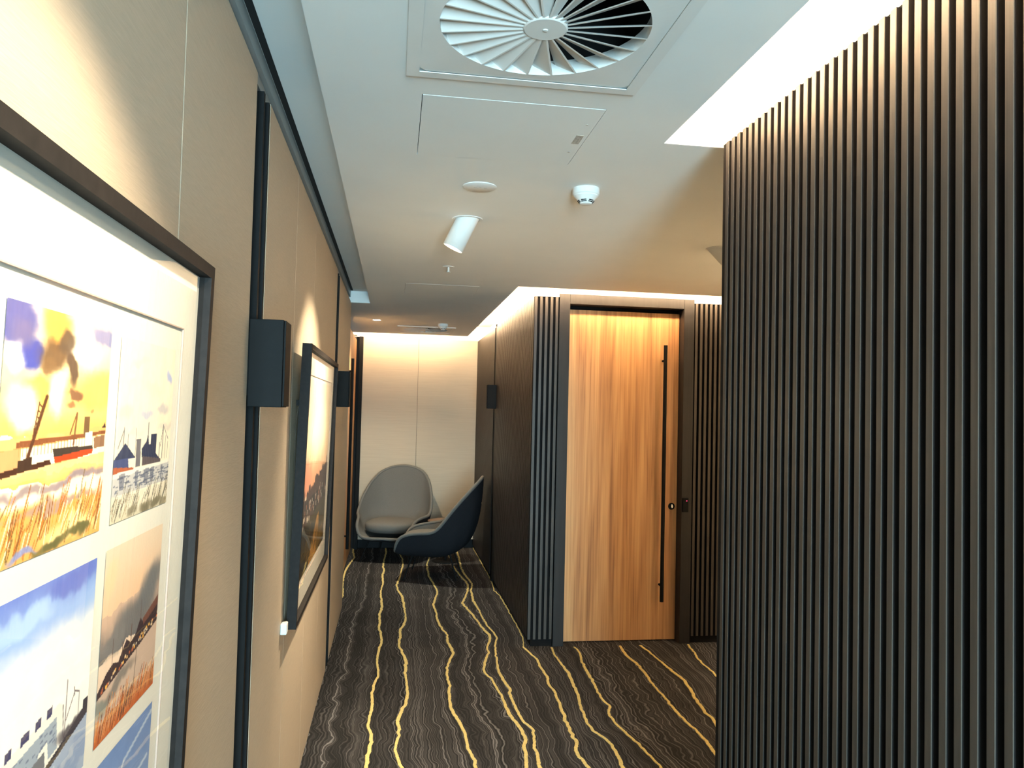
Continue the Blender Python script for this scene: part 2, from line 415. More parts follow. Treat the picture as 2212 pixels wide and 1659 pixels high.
# recess above the left wall and the lit coves: linings above the ceiling plane
obj('recess_lining', boxes([(-0.40, XREC+0.02, Y_BACK, 6.31, 2.557, 2.58), (XREC-0.001, XREC+0.012, Y_BACK, 6.296, ZC+0.001, 2.557), (-0.40, XREC, 6.296, 6.31, ZC+0.001, 2.557)]), M_CEIL, ceiling)
obj('slot', boxes([(XL, XL+0.019, Y_BACK, 6.25, 2.5555, 2.5575)]), M_DARK, ceiling)
ZT = 2.615
cove = [
 (CX-0.02, 1.12, Y_BACK, CY1+0.02, ZT, ZT+0.02), (CX-0.012, CX+0.001, Y_BACK, CY1+0.012, ZC+0.001, ZT),          # near block
 (1.1205, X_SIDE, CY1-0.35, CY1+0.02, ZT, ZT+0.02), (CX+0.0015, X_SIDE, CY1-0.001, CY1+0.012, ZC+0.001, ZT),
 (CX-0.02, 1.12, CY2-0.02, Y_END+0.1, ZT, ZT+0.02), (CX-0.012, CX+0.001, CY2+0.0015, CYE, ZC+0.001, ZT),          # far block
 (1.1205, X_SIDE, CY2-0.02, 5.48, ZT, ZT+0.02), (CX-0.012, X_SIDE, CY2-0.012, CY2+0.001, ZC+0.001, ZT),
 (1.10, 1.119, Y_BACK, Y_NEAR-0.2, 2.4825, ZT-0.001), (1.10, X_SIDE, Y_NEAR-0.2, Y_NEAR-0.185, 2.4825, ZT-0.001),
 (1.10, 1.119, Y_FAR+0.2, Y_END+0.08, 2.4825, ZT-0.001), (1.10, X_SIDE, Y_FAR+0.185, Y_FAR+0.2, 2.4825, ZT-0.001),
 (-0.70, 1.10, Y_END+0.08, Y_END+0.095, 2.4415, ZT-0.001), (-0.70, 0.974, Y_END+0.021, Y_END+0.0795, 2.4405, 2.446),
 (-0.70, CX-0.0205, CYE-0.02, Y_END+0.1, ZT, ZT+0.02), (-0.70, CX-0.0125, CYE-0.012, CYE+0.001, ZC+0.001, ZT),    # far wall
]
obj('cove_lining', boxes(cove), M_COVE, ceiling)
t = 0.006
leds = [(CX+0.001, CX+t, Y_BACK+0.1, CY1-0.12, 2.487, 2.507), (1.02, X_SIDE, Y_NEAR-0.10, Y_NEAR-0.09, 2.483, 2.495),
        (CX+0.001, CX+t, CY2+0.02, CYE, 2.487, 2.507), (CX+0.02, X_SIDE, CY2+0.001, CY2+t, 2.487, 2.507),
        (-0.65, CX-0.02, CYE+0.001, CYE+t, 2.487, 2.507)]
for b in leds: obj('led_strip', boxes([b]), M_LED, ceiling)
# access panels sit in their openings with a fine gap
def access_panel(r, label, marks):
    root = tag(empty('access_panel', ((r[0]+r[1])/2, (r[2]+r[3])/2, ZC)), label, 'access panel')
    hx, hy = (r[1]-r[0])/2-0.002, (r[3]-r[2])/2-0.0025
    obj('panel', boxes([(-hx, hx, -hy, hy, -0.0008, 0.016)]), M_CEIL, root)
    obj('backing', boxes([(-hx-0.02, hx+0.02, -hy-0.02, hy+0.02, 0.032, 0.036)]), M_DARK, root)
    if marks:
        l = obj('sticker', boxes([(hx-0.035, hx-0.012, -0.04, 0.035, -0.0014, -0.0006)]), M_LABEL, root); l['label'] = 'small grey printed sticker'
        for yy in (0.11, -0.13):
            obj('screw', boxes([(hx-0.028, hx-0.022, yy, yy+0.006, -0.0018, -0.0006)]), M_LABEL, root)
access_panel(AP1, 'square flush ceiling access panel with small sticker, beside the large diffuser', True)
access_panel(AP2, 'plain flush ceiling access panel beyond the sprinkler head', False)

# swirl diffusers
def diffuser(c, label):
    root = tag(empty('swirl_diffuser', (c[0], c[1], ZC)), label, 'air diffuser')
    h = 0.298; hi = 0.266; R = 0.231
    fb = bmesh.new()
    ring = lambda a, z: [fb.verts.new((sx*a, sy*a, z)) for sx, sy in ((-1,-1),(1,-1),(1,1),(-1,1))]
    r1, r2, r3, r4 = ring(h, 0.0), ring(h, -0.007), ring(hi, -0.0075), ring(hi, -0.0055)
    for A, B in ((r1, r2), (r2, r3), (r3, r4)):
        for i in range(4): fb.faces.new((A[i], A[(i+1) % 4], B[(i+1) % 4], B[i]))
    bmesh.ops.recalc_face_normals(fb, faces=fb.faces[:])
    obj('frame', fb, M_WHITE, root)
    pb = bmesh.new(); N = 96
    outer, inner, up = [], [], []
    for i in range(N):
        a = 2*math.pi*(i+0.5)/N; ca, sa = math.cos(a), math.sin(a); k = hi/max(abs(ca), abs(sa))
        outer.append(pb.verts.new((ca*k, sa*k, -0.004))); inner.append(pb.verts.new((ca*R, sa*R, -0.006))); up.append(pb.verts.new((ca*R, sa*R, 0.012)))
    for i in range(N):
        j = (i+1) % N
        pb.faces.new((outer[i], inner[i], inner[j], outer[j])); pb.faces.new((inner[i], up[i], up[j], inner[j]))
    bmesh.ops.recalc_face_normals(pb, faces=pb.faces[:])
    obj('face_plate', pb, M_WHITE, root)
    hub = smooth(obj('hub', lathe([(0, -0.008), (0.046, -0.008), (0.0495, -0.006), (0.0495, 0.004), (0, 0.004)]), M_WHITE, root))
    obj('hub_screw', lathe([(0, -0.0105), (0.005, -0.010), (0.006, -0.0078)], 16), M_WHITE, hub)
    bb = bmesh.new(); tk = 0.0022; tilt = math.radians(27)
    for r, w in ((0.046, 0.014), (0.231, 0.058)):
        # lower edge on the radius, blade rises towards +y (swirl)
        d = (math.cos(tilt)*w, math.sin(tilt)*w)
        for (yy, zz) in ((-tk, -0.006), (tk, -0.006), (tk+d[0], -0.006+d[1]), (-tk+d[0]-0.001, -0.006+d[1]+0.002)): bb.verts.new((r, yy, zz))
    bb.verts.ensure_lookup_table(); v = bb.verts
    for f in ((0,1,5,4),(1,2,6,5),(2,3,7,6),(3,0,4,7),(0,3,2,1),(4,5,6,7)): bb.faces.new([v[i] for i in f])
    bmesh.ops.recalc_face_normals(bb, faces=bb.faces[:])
    me = bpy.data.meshes.new('blade'); bb.to_mesh(me); bb.free()
    for i in range(24):
        o = obj('blade', me, M_WHITE, root); o.rotation_euler = (0, 0, math.radians(15*i))
    # plenum box above
    pl = bmesh.new()
    box(pl, -0.258, 0.258, -0.258, 0.258, 0.031, 0.24)
    bmesh.ops.delete(pl, geom=[f for f in pl.faces if abs(f.calc_center_median().z-0.031) < 1e-4], context='FACES')
    obj('plenum', pl, M_DARK, root)
    obj('collar', lathe([(0.2315, 0.012), (0.236, 0.012), (0.236, 0.030), (0.2315, 0.030), (0.2315, 0.012)], 64), M_WHITE, root)
diffuser(DIFF1, 'large square white swirl air diffuser in the ceiling nearest the viewer')
diffuser(DIFF2, 'small distant swirl air diffuser in front of the far beige wall')

# ceiling spotlights
def spotlight(loc, aim, label, power, size=92, blend=0.5, spill=0.55, core=1.6):
    root = tag(empty('ceiling_spotlight', (loc[0], loc[1], ZC)), label, 'spotlight', 'adjustable ceiling spotlights')
    smooth(obj('trim_ring', lathe([(0.054, 0.002), (0.054, -0.003), (0.066, -0.003), (0.068, 0.0)], 48), M_WHITE, root))
    d = (Vector(aim)-Vector((loc[0], loc[1], ZC))).normalized()
    L = 0.145; r = 0.047
    q = Vector((0, 0, -1)).rotation_difference(d)
    body = lathe([(0, 0.05), (r, 0.05), (r, -L), (r-0.003, -L), (r-0.003, -L+0.012), (0, -L+0.012)], 48)
    # clip what would poke through the ceiling
    bmesh.ops.rotate(body, verts=body.verts, matrix=q.to_matrix())
    g = bmesh.ops.bisect_plane(body, geom=body.verts[:]+body.edges[:]+body.faces[:], plane_co=(0, 0, -0.0005), plane_no=(0, 0, 1), clear_outer=True)
    o = obj('body', body, M_WHITE, root)
    for p in o.data.polygons: p.use_smooth = len(p.vertices) == 4
    lens = lathe([(0, -L+0.010), (r-0.0035, -L+0.010), (r-0.0035, -L+0.0112), (0, -L+0.0112)], 40)
    bmesh.ops.rotate(lens, verts=lens.verts, matrix=q.to_matrix())
    obj('lens', lens, M_LENS, root)
    # reflector lamp: wide spill with a cut-off plus a strong narrow core
    for nm, e, sz, bl in (('spot_spill', power*spill, size, blend), ('spot_core', power*core, 66, 1.0)):
        l = bpy.data.lights.new(nm, 'SPOT'); l.energy = e; l.color = SPOT_COL; l.spot_size = math.radians(sz); l.spot_blend = bl; l.shadow_soft_size = 0.025
        lo = bpy.data.objects.new(nm, l); COL.objects.link(lo); lo.parent = root
        lo.location = d*(L+0.004); lo.rotation_mode = 'QUATERNION'; lo.rotation_quaternion = q
spotlight(SPOTS[0], (-0.371, 0.86, 0.98), 'white adjustable ceiling spotlight aimed at the nearest framed watercolours', SPOT_W*0.85, core=0.30)
spotlight(SPOTS[1], (-0.371, 3.50, 1.02), 'white adjustable ceiling spotlight aimed at the smaller-looking second picture', SPOT_W, core=1.1)
spotlight((1.60, 3.66), (2.8, 3.75, 1.35), 'white ceiling spotlight half hidden behind the near slat wall', SPOT_W*3.2, 96, 0.8, 1.0, 0.0)

def downlight(x, y):
    root = tag(empty('recessed_downlight', (x, y, ZC)), 'small round lit recessed downlight near the far left', 'downlight')
    smooth(obj('trim_ring', lathe([(0.034, -0.001), (0.044, -0.004), (0.047, 0.0)], 40), M_WHITE, root))
    obj('lens', lathe([(0, -0.0025), (0.0345, -0.0015), (0.0345, 0)], 32), M_LENS, root)
    l = bpy.data.lights.new('downlight_beam', 'SPOT'); l.energy = DOWN_W; l.color = (1.0, 0.93, 0.72); l.spot_size = math.radians(130); l.spot_blend = 0.5; l.shadow_soft_size = 0.03
    lo = bpy.data.objects.new('downlight_beam', l); COL.objects.link(lo); lo.parent = root; lo.location = (0, 0, -0.008)
downlight(-0.19, 7.47)

# blank cover, detectors, sprinkler
cv = tag(smooth(obj('cover_plate', lathe([(0, -0.006), (0.058, -0.006), (0.064, -0.003), (0.064, 0)], 48), M_WHITE)), 'flat round white cover plate between access panel and spotlight', 'cover plate')
cv.location = (0.295, 2.867, ZC)
for k, xx in enumerate((-0.022, -0.004, 0.016)):
    obj('vent_slot', boxes([(xx, xx+0.010, -0.012+0.002*k, -0.008+0.002*k, -0.0068, -0.0055)]), M_LABEL, cv)
def detector(x, y, label, k=1.0):
    root = tag(empty('smoke_detector', (x, y, ZC)), label, 'smoke detector')
    smooth(obj('base', lathe([(0.050*k, 0), (0.051*k, -0.004), (0.051*k, -0.022), (0.048*k, -0.026), (0.046*k, -0.027)], 48), M_WHITE, root))
    smooth(obj('head', lathe([(0.047*k, -0.026), (0.046*k, -0.030), (0.028*k, -0.048), (0.022*k, -0.058), (0.018*k, -0.060), (0, -0.060)], 48), M_WHITE, root))
    for i in range(6):
        for zz, rr in ((-0.047, 0.0302), (-0.052, 0.0268)):
            s = obj('slot', boxes([(rr*k-0.004, rr*k, -0.010, 0.010, zz-0.0015, zz+0.0015)]), M_BLACK, root); s.rotation_euler = (0, 0, math.radians(60*i-60))
detector(0.692, 2.804, 'white domed smoke detector near the lit cove corner')
detector(0.453, 7.60, 'small far smoke detector in front of the distant diffuser')
sp = tag(empty('fire_sprinkler', (0.293, 4.528, ZC)), 'tiny white fire sprinkler head beyond the spotlight', 'sprinkler')
smooth(obj('escutcheon', lathe([(0, -0.004), (0.030, -0.004), (0.034, 0)], 32), M_WHITE, sp))
obj('stem', lathe([(0.006, -0.003), (0.006, -0.030), (0, -0.030)], 12), M_WHITE, sp)
obj('deflector', lathe([(0, -0.034), (0.012, -0.034), (0.012, -0.031), (0, -0.031)], 16), M_WHITE, sp)

# ------------------------------------------------------------------ left wall
GROOVES = [(-0.815, -0.610), (2.030, 2.235), (4.875, 5.080)]
wl = struct(obj('wall_left', boxes([(-0.70, XL-0.028, Y_BACK, 6.385, 0, 2.60)]), M_BLACK), 'beige panelled wall on the left with black vertical recesses')
edges = []
y = -0.815
while y-0.66 > Y_BACK: edges.append((y-0.66, y)); y -= 0.66
edges += [(-0.610+0.66*i, -0.610+0.66*(i+1)) for i in range(4)] + [(2.235+0.66*i, 2.235+0.66*(i+1)) for i in range(4)] + [(5.08, 5.74), (5.74, 6.40)]
for a, b in edges:
    obj('panel', boxes([(XL-0.024, XL, a+0.0018, b-0.0018, 0.012, 2.475)], 0.0012), M_PANEL, wl)
obj('end_panel', boxes([(-0.72, XL-0.002, 6.386, 6.399, 0.012, 2.55)]), M_BLACK, wl)
obj('fascia', boxes([(XL-0.026, XL-0.001, Y_BACK, 6.385, 2.508, 2.556)]), M_FASCIA, wl)
obj('shadow_gap', boxes([(XL-0.028, XL-0.014, Y_BACK, 6.385, 2.4765, 2.507)]), M_FASCIA, wl)
for a, b in GROOVES:
    obj('groove_liner', boxes([(XL-0.028, XL-0.020, a+0.002, b-0.002, 0.002, 2.47)]), M_BLACKM, wl)
    obj('groove_channel', boxes([(XL-0.020, XL-0.001, a+0.105, a+0.125, 0.002, 2.47)]), M_BLACKM, wl)
    obj('groove_channel', boxes([(XL-0.020, XL-0.0005, b-0.022, b-0.002, 0.002, 2.47)]), M_BLACKM, wl)

def sconce(loc, side, label):
    """black box wall light; side=+1 sticks out to +x"""
    root = tag(empty('wall_sconce', loc), label, 'wall light')
    d = 0.090; w = 0.10; h = 0.224
    def bx(x0, x1, y0, y1, z0, z1):
        return (x0, x1, y0, y1, z0, z1) if side > 0 else (-x1, -x0, y0, y1, z0, z1)
    obj('housing', boxes([bx(0, d-0.006, 0, w, 0, h)], 0.0015), M_BLACKM, root)
    obj('front_cover', boxes([bx(d-0.005, d, 0.002, w-0.002, 0.002, h-0.002)], 0.001), M_BLACKM, root)
    obj('mounting_plate', boxes([bx(-0.012, -0.0005, 0.012, w-0.012, 0.03, h-0.03)]), M_BLACKM, root)
sconce((XL+0.0015, 2.030, 1.616), 1, 'black box wall light on the left wall between the two pictures')
sconce((XL+0.0015, 4.90, 1.622), 1, 'distant black box wall light on the left wall past the second picture')

# set-back wall with timber doors beyond the panelled wall
wr = struct(obj('wall_left_recess', boxes([(-0.75, -0.50, 6.40, 7.20, 0, 2.62), (-0.75, -0.50, 9.14, 9.40, 0, 2.62), (-0.75, -0.50, 7.20, 9.14, 2.42, 2.62)]), M_DFRAME), 'set-back dark wall with timber doors at the far left')
d2 = struct(empty('door_2', (-0.45, 7.28, 0)), 'timber double door seen edge-on at the far left')
obj('door_leaf', boxes([(-0.045, 0, 0.003, 0.877, 0.008, 2.40)]), M_WOOD, d2)
obj('door_leaf', boxes([(-0.045, 0, 0.883, 1.757, 0.008, 2.40)]), M_WOOD, d2)
h2 = obj('handle', tube([(0.052, 0.085, 0.30), (0.052, 0.085, 2.08)], 0.0145, 14), M_BLACKM, d2)
for z in (0.42, 1.96): obj('standoff', cyl_between((0.0, 0.085, z), (0.045, 0.085, z), 0.008), M_BLACKM, h2)
obj('door_jamb', boxes([(-0.05, 0.012, -0.075, -0.002, 0, 2.46), (-0.05, 0.0, 1.762, 1.83, 0, 2.46)]), M_DFRAME, d2)

# ------------------------------------------------------------------ far wall
wf = struct(obj('wall_far', boxes([(-0.72, 1.10, Y_END+0.10, Y_END+0.22, 0, 2.64), (-0.372, 0.975, Y_END+0.02, Y_END+0.10, 0.112, 2.44)]), M_BLACK), 'beige panelled wall closing the corridor behind the chairs')
for a, b in ((-0.372, 0.262), (0.265, 0.955)):
    obj('panel', boxes([(a, b, Y_END, Y_END+0.02, 0.112, 2.44)], 0.001), M_PANEL, wf)
obj('door_jamb', boxes([(-0.417, -0.374, Y_END-0.01, Y_END+0.10, 0.0, 2.44)]), M_BLACKM, wf)

# ------------------------------------------------------------------ slat walls
PITCH_S, SW, SD = 0.0363, 0.0188, 0.024
nb = struct(obj('wall_right', boxes([(XR+SD, XR+SD+0.03, Y_BACK, Y_NEAR-0.002, 0.0, 2.475), (XR+SD+0.03, X_SIDE, Y_NEAR-0.03, Y_NEAR-0.002, 0, 2.475)]), M_BACKING), 'near wall of dark vertical timber slats on the right')
obj('capping', boxes([(XR+0.006, XR+SD-0.0005, Y_BACK, Y_NEAR-0.004, TOP+0.0005, 2.476)]), M_COVE, nb)
obj('ledge', boxes([(XR+SD+0.001, 1.10, Y_BACK, Y_NEAR-0.004, 2.476, 2.482), (1.10, X_SIDE, Y_NEAR-0.18, Y_NEAR-0.004, 2.476, 2.482)]), M_COVE, nb)
def core_sides(me, axis):
    me.materials.append(M_SLAT); me.materials.append(M_CORE)
    k = 1 if axis == 'x' else 0
    for p in me.polygons:
        if abs(p.normal[k]) > 0.9: p.material_index = 1
    return me
def slat_mesh_x():
    bm = boxes([(0, SD-0.001, 0, SW, 0.0, 1.0)], 0.0)
    bmesh.ops.bevel(bm, geom=[e for e in bm.edges if abs(e.verts[0].co.z-e.verts[1].co.z) > 0.5 and e.verts[0].co.x < 0.001], offset=0.0012, segments=1, affect='EDGES')
    for v in bm.verts: v.co.z = 0.052 if v.co.z < 0.5 else TOP
    me = bpy.data.meshes.new('slat'); bm.normal_update(); bm.to_mesh(me); bm.free(); return core_sides(me, 'x')
SLX = slat_mesh_x()
n = 0; y = Y_NEAR-SW
while y > -0.75:
    o = obj('slat', SLX, None, nb); o.location = (XR, y, 0); y -= PITCH_S; n += 1
# the rest of the run behind the viewer
bm = bmesh.new()
while y > Y_BACK+0.05:
    box(bm, XR, XR+SD-0.001, y, y+SW, 0.052, TOP); y -= PITCH_S
o = obj('slat_run', bm, None, nb); o['kind'] = 'stuff'; core_sides(o.data, 'x')
# slats on the alcove side of the near block
bm = bmesh.new(); x = XR+0.002
while x < X_SIDE-0.05:
    box(bm, x, x+SW, Y_NEAR-0.0005, Y_NEAR+SD-0.002, 0.052, TOP); x += PITCH_S
o = obj('slat_run', bm, None, nb); o['kind'] = 'stuff'; core_sides(o.data, 'y')

fb = struct(obj('wall_alcove', boxes([(XR+SD, XR+SD+0.03, Y_FAR+SD, Y_END+0.1, 0, 2.475),
      (XR+SD+0.03, 1.125, Y_FAR+SD, Y_FAR+SD+0.03, 0, 2.475), (2.125, X_SIDE, Y_FAR+SD, Y_FAR+SD+0.03, 0, 2.475),
      (1.126, 2.124, Y_FAR+0.15, Y_FAR+0.18, 0, 2.475)]), M_BACKING), 'far block of dark vertical timber slats holding the timber door')
obj('capping', boxes([(XR+0.006, XR+SD-0.0005, Y_FAR+0.006, Y_END+0.08, TOP+0.0005, 2.476), (XR+SD, 1.126, Y_FAR+0.006, Y_FAR+SD-0.0005, TOP+0.0005, 2.476), (2.124, X_SIDE, Y_FAR+0.006, Y_FAR+SD-0.0005, TOP+0.0005, 2.476), (1.1265, 2.1235, Y_FAR+0.012, Y_FAR+SD, 2.457, 2.476)]), M_COVE, fb)
obj('ledge', boxes([(XR+SD+0.001, 1.10, Y_FAR+SD+0.002, Y_END+0.08, 2.476, 2.482), (1.10, X_SIDE, Y_FAR+SD+0.002, Y_FAR+0.18, 2.476, 2.482)]), M_COVE, fb)
bm = boxes([(0, SW, 0, SD-0.001, 0.052, TOP)]); SLY = bpy.data.meshes.new('slat'); bm.normal_update(); bm.to_mesh(SLY); bm.free(); core_sides(SLY, 'y')
for i in range(5):
    o = obj('slat', SLY, None, fb); o.location = (XR+0.0005+i*0.0372, Y_FAR, 0)
x = 2.130
while x < X_SIDE-0.05:
    o = obj('slat', SLY, None, fb); o.location = (x, Y_FAR, 0); x += 0.0365
GR = (7.26, 7.40)
bm = bmesh.new(); y = Y_FAR+0.040
while y < Y_END-0.02:
    if not (GR[0]-SW < y < GR[1]): box(bm, XR, XR+SD-0.001, y, y+SW, 0.052, TOP)
    y += PITCH_S
o = obj('slat_run', bm, None, fb); o['kind'] = 'stuff'; core_sides(o.data, 'x'); o['label'] = 'run of fine dark slats along the corridor side'
obj('groove_liner', boxes([(XR+0.006, XR+SD-0.001, GR[0]+0.03, GR[1]-0.002, 0.002, 2.46)]), M_BLACKM, fb)
# the sconce is mirrored: local +y runs away from the viewer
sconce((XR-0.0015, 7.20, 1.640), -1, 'black box wall light on the dark slat wall beside the chairs')

# door with frame
trim = struct(obj('trim_1', boxes([(1.128, 1.2035, Y_FAR, Y_FAR+0.13, 0, 2.455), (2.0455, 2.122, Y_FAR, Y_FAR+0.13, 0, 2.455), (1.204, 2.045, Y_FAR, Y_FAR+0.13, 2.385, 2.455)], 0.002), M_DFRAME), 'dark flat frame around the timber door')
door = struct(obj('door_1', boxes([(1.2065, 2.0425, 5.357, 5.40, 0.007, 2.357)], 0.0015), M_WOOD), 'tall honey-coloured timber door with long black pull bar')
hd = obj('pull_bar', tube([(1.920, 5.300, 0.289), (1.920, 5.300, 2.12)], 0.0135, 20), M_BLACKM, door); hd['label'] = 'long black tubular pull bar'
for z in (0.40, 2.01):
    obj('standoff', cyl_between((1.920, 5.3565, z), (1.920, 5.306, z), 0.008), M_BLACKM, hd)
lk = lathe([(0, 0.006), (0.020, 0.006), (0.024, 0.003), (0.025, 0)], 32)
bmesh.ops.rotate(lk, verts=lk.verts, matrix=Matrix.Rotation(math.radians(90), 3, 'X')); bmesh.ops.translate(lk, verts=lk.verts, vec=(2.003, 5.3565, 0.960))
lko = obj('lock_rose', lk, M_BLACKM, door)
ky = lathe([(0, 0.012), (0.006, 0.012), (0.0085, 0.010), (0.0085, 0)], 24)
for v in ky.verts: v.co.y *= 1.9
bmesh.ops.rotate(ky, verts=ky.verts, matrix=Matrix.Rotation(math.radians(90), 3, 'X')); bmesh.ops.translate(ky, verts=ky.verts, vec=(2.003, 5.3525, 0.960))
obj('key_cylinder', ky, M_CHROME, lko)
rd = tag(empty('card_reader', (2.072, Y_FAR, 0.930)), 'slim black card reader with red light beside the timber door', 'card reader')
obj('housing', boxes([(-0.020, 0.022, -0.012, -0.0005, 0, 0.10)], 0.002), M_BLACKM, rd)
obj('indicator', boxes([(0.006, 0.0105, -0.0135, -0.0115, 0.078, 0.0825)]), M_RED, rd)

# ------------------------------------------------------------------ remaining room shell
struct(obj('wall_side', boxes([(X_SIDE, X_SIDE+0.1, Y_NEAR-0.3, Y_FAR+0.3, 0, 2.64)]), M_WALL), 'end wall of the side alcove')
struct(obj('wall_back', boxes([(-0.8, -0.21, Y_BACK-0.1, Y_BACK, 0, 2.64), (0.79, 1.2, Y_BACK-0.1, Y_BACK, 0, 2.64), (-0.21, 0.79, Y_BACK-0.1, Y_BACK, 0, 0.35), (-0.21, 0.79, Y_BACK-0.1, Y_BACK, 2.35, 2.64)]), M_WALL), 'corridor end wall with a tall window behind the viewer')
w1 = struct(empty('window_1', (0.29, Y_BACK-0.05, 0.35)), 'tall window behind the viewer')
obj('window_frame', boxes([(-0.5, -0.46, -0.03, 0.03, 0, 2.0), (0.46, 0.5, -0.03, 0.03, 0, 2.0), (-0.46, 0.46, -0.03, 0.03, 0, 0.04), (-0.46, 0.46, -0.03, 0.03, 1.96, 2.0)]), M_BLACKM, w1)
gb = bmesh.new()
gb.faces.new([gb.verts.new(p) for p in ((0.46, 0, 0.04), (-0.46, 0, 0.04), (-0.46, 0, 1.96), (0.46, 0, 1.96))])
obj('pane', gb, M_GLASS, w1)

# ------------------------------------------------------------------ paintings
def vnoise(u, v, fx, fy, seed, octv=4):
    rs = np.random.RandomState(seed); out = 0; amp = 1.0; tot = 0
    for o in range(octv):
        gx, gy = int(fx*2**o)+3, int(fy*2**o)+3
        g = rs.rand(gx, gy)
        x = np.clip(u, 0, 1)*fx*2**o; y = np.clip(v, 0, 1)*fy*2**o
        i = np.floor(x).astype(int); j = np.floor(y).astype(int); a = x-i; b = y-j
        i = np.clip(i, 0, gx-2); j = np.clip(j, 0, gy-2)
        a = a*a*(3-2*a); b = b*b*(3-2*b)
        out = out+amp*((g[i, j]*(1-a)+g[i+1, j]*a)*(1-b)+(g[i, j+1]*(1-a)+g[i+1, j+1]*a)*b); tot += amp; amp *= 0.55
    return out/tot
def sm(a, b, x):
    t = np.clip((x-a)/(b-a), 0, 1); return t*t*(3-2*t)
class Canvas:
    """u to the right, d downwards, both 0..1"""
    def __init__(s, nu, nd, seed, paper=(250, 246, 238)):
        s.u, s.d = np.meshgrid(np.linspace(0, 1, nu), np.linspace(0, 1, nd), indexing='ij'); s.seed = seed
        s.c = np.ones((nu, nd, 3))*np.array(paper)
        s.wu = s.u+(vnoise(s.u, s.d, 7, 7, seed+1)-0.5)*0.10; s.wd = np.clip(s.d+(vnoise(s.u, s.d, 7, 7, seed+2)-0.5)*0.10, 0, 1)
        s.k = 2
    def put(s, mask, col):
        m = np.clip(mask, 0, 1)[..., None]; s.c = s.c*(1-m)+np.array(col)*m
    def blob(s, cx, cy, rx, ry, col, a=1.0, soft=0.5, rot=0.0):
        x, y = s.wu-cx, s.wd-cy; c, n = math.cos(rot), math.sin(rot)
        q = np.sqrt(((c*x+n*y)/rx)**2+((-n*x+c*y)/ry)**2); s.put(a*(1-sm(1-soft, 1+soft*0.4, q)), col)
    def grad(s, d0, d1, c0, c1, a=1.0):
        t = sm(d0, d1, s.wd)[..., None]; m = ((s.wd >= d0) & (s.wd <= d1))
        col = np.array(c0)*(1-t)+np.array(c1)*t; s.c = np.where(m[..., None], s.c*(1-a)+col*a, s.c)
    def poly(s, pts, col, a=1.0):
        x, y = s.u, s.d; ins = np.zeros(x.shape, bool); n = len(pts)
        for i in range(n):
            (x0, y0), (x1, y1) = pts[i], pts[(i+1) % n]
            if y0 == y1: continue
            c = ((y0 > y) != (y1 > y)) & (x < (x1-x0)*(y-y0)/(y1-y0)+x0); ins ^= c
        s.put(ins*a, col)
    def line(s, x0, y0, x1, y1, w, col, a=1.0):
        dx, dy = x1-x0, y1-y0; L = dx*dx+dy*dy+1e-9
        t = np.clip(((s.u-x0)*dx+(s.d-y0)*dy)/L, 0, 1)
        q = np.hypot(s.u-x0-t*dx, s.d-y0-t*dy); s.put(a*(1-sm(w*0.7, w*1.3, q)), col)
    def grass(s, n, u0, u1, d0, d1, h, cols, w=0.004, lean=0.06):
        rs = np.random.RandomState(s.seed+77)
        for i in range(n):
            x = u0+(u1-u0)*rs.rand(); y = d0+(d1-d0)*rs.rand(); c = cols[rs.randint(len(cols))]
            s.line(x, y, x+lean*(0.3+rs.rand()), y-h*(0.4+0.6*rs.rand()), w, c, 0.85)
    def washes(s, amt):
        n = vnoise(s.u, s.d, 9, 9, s.seed+9, 5); s.c = s.c*(1+amt*(n-0.5))[..., None]
    def lin(s):
        c = np.clip(s.c/255.0, 0, 1); return np.where(c <= 0.04045, c/12.92, ((c+0.055)/1.055)**2.4)

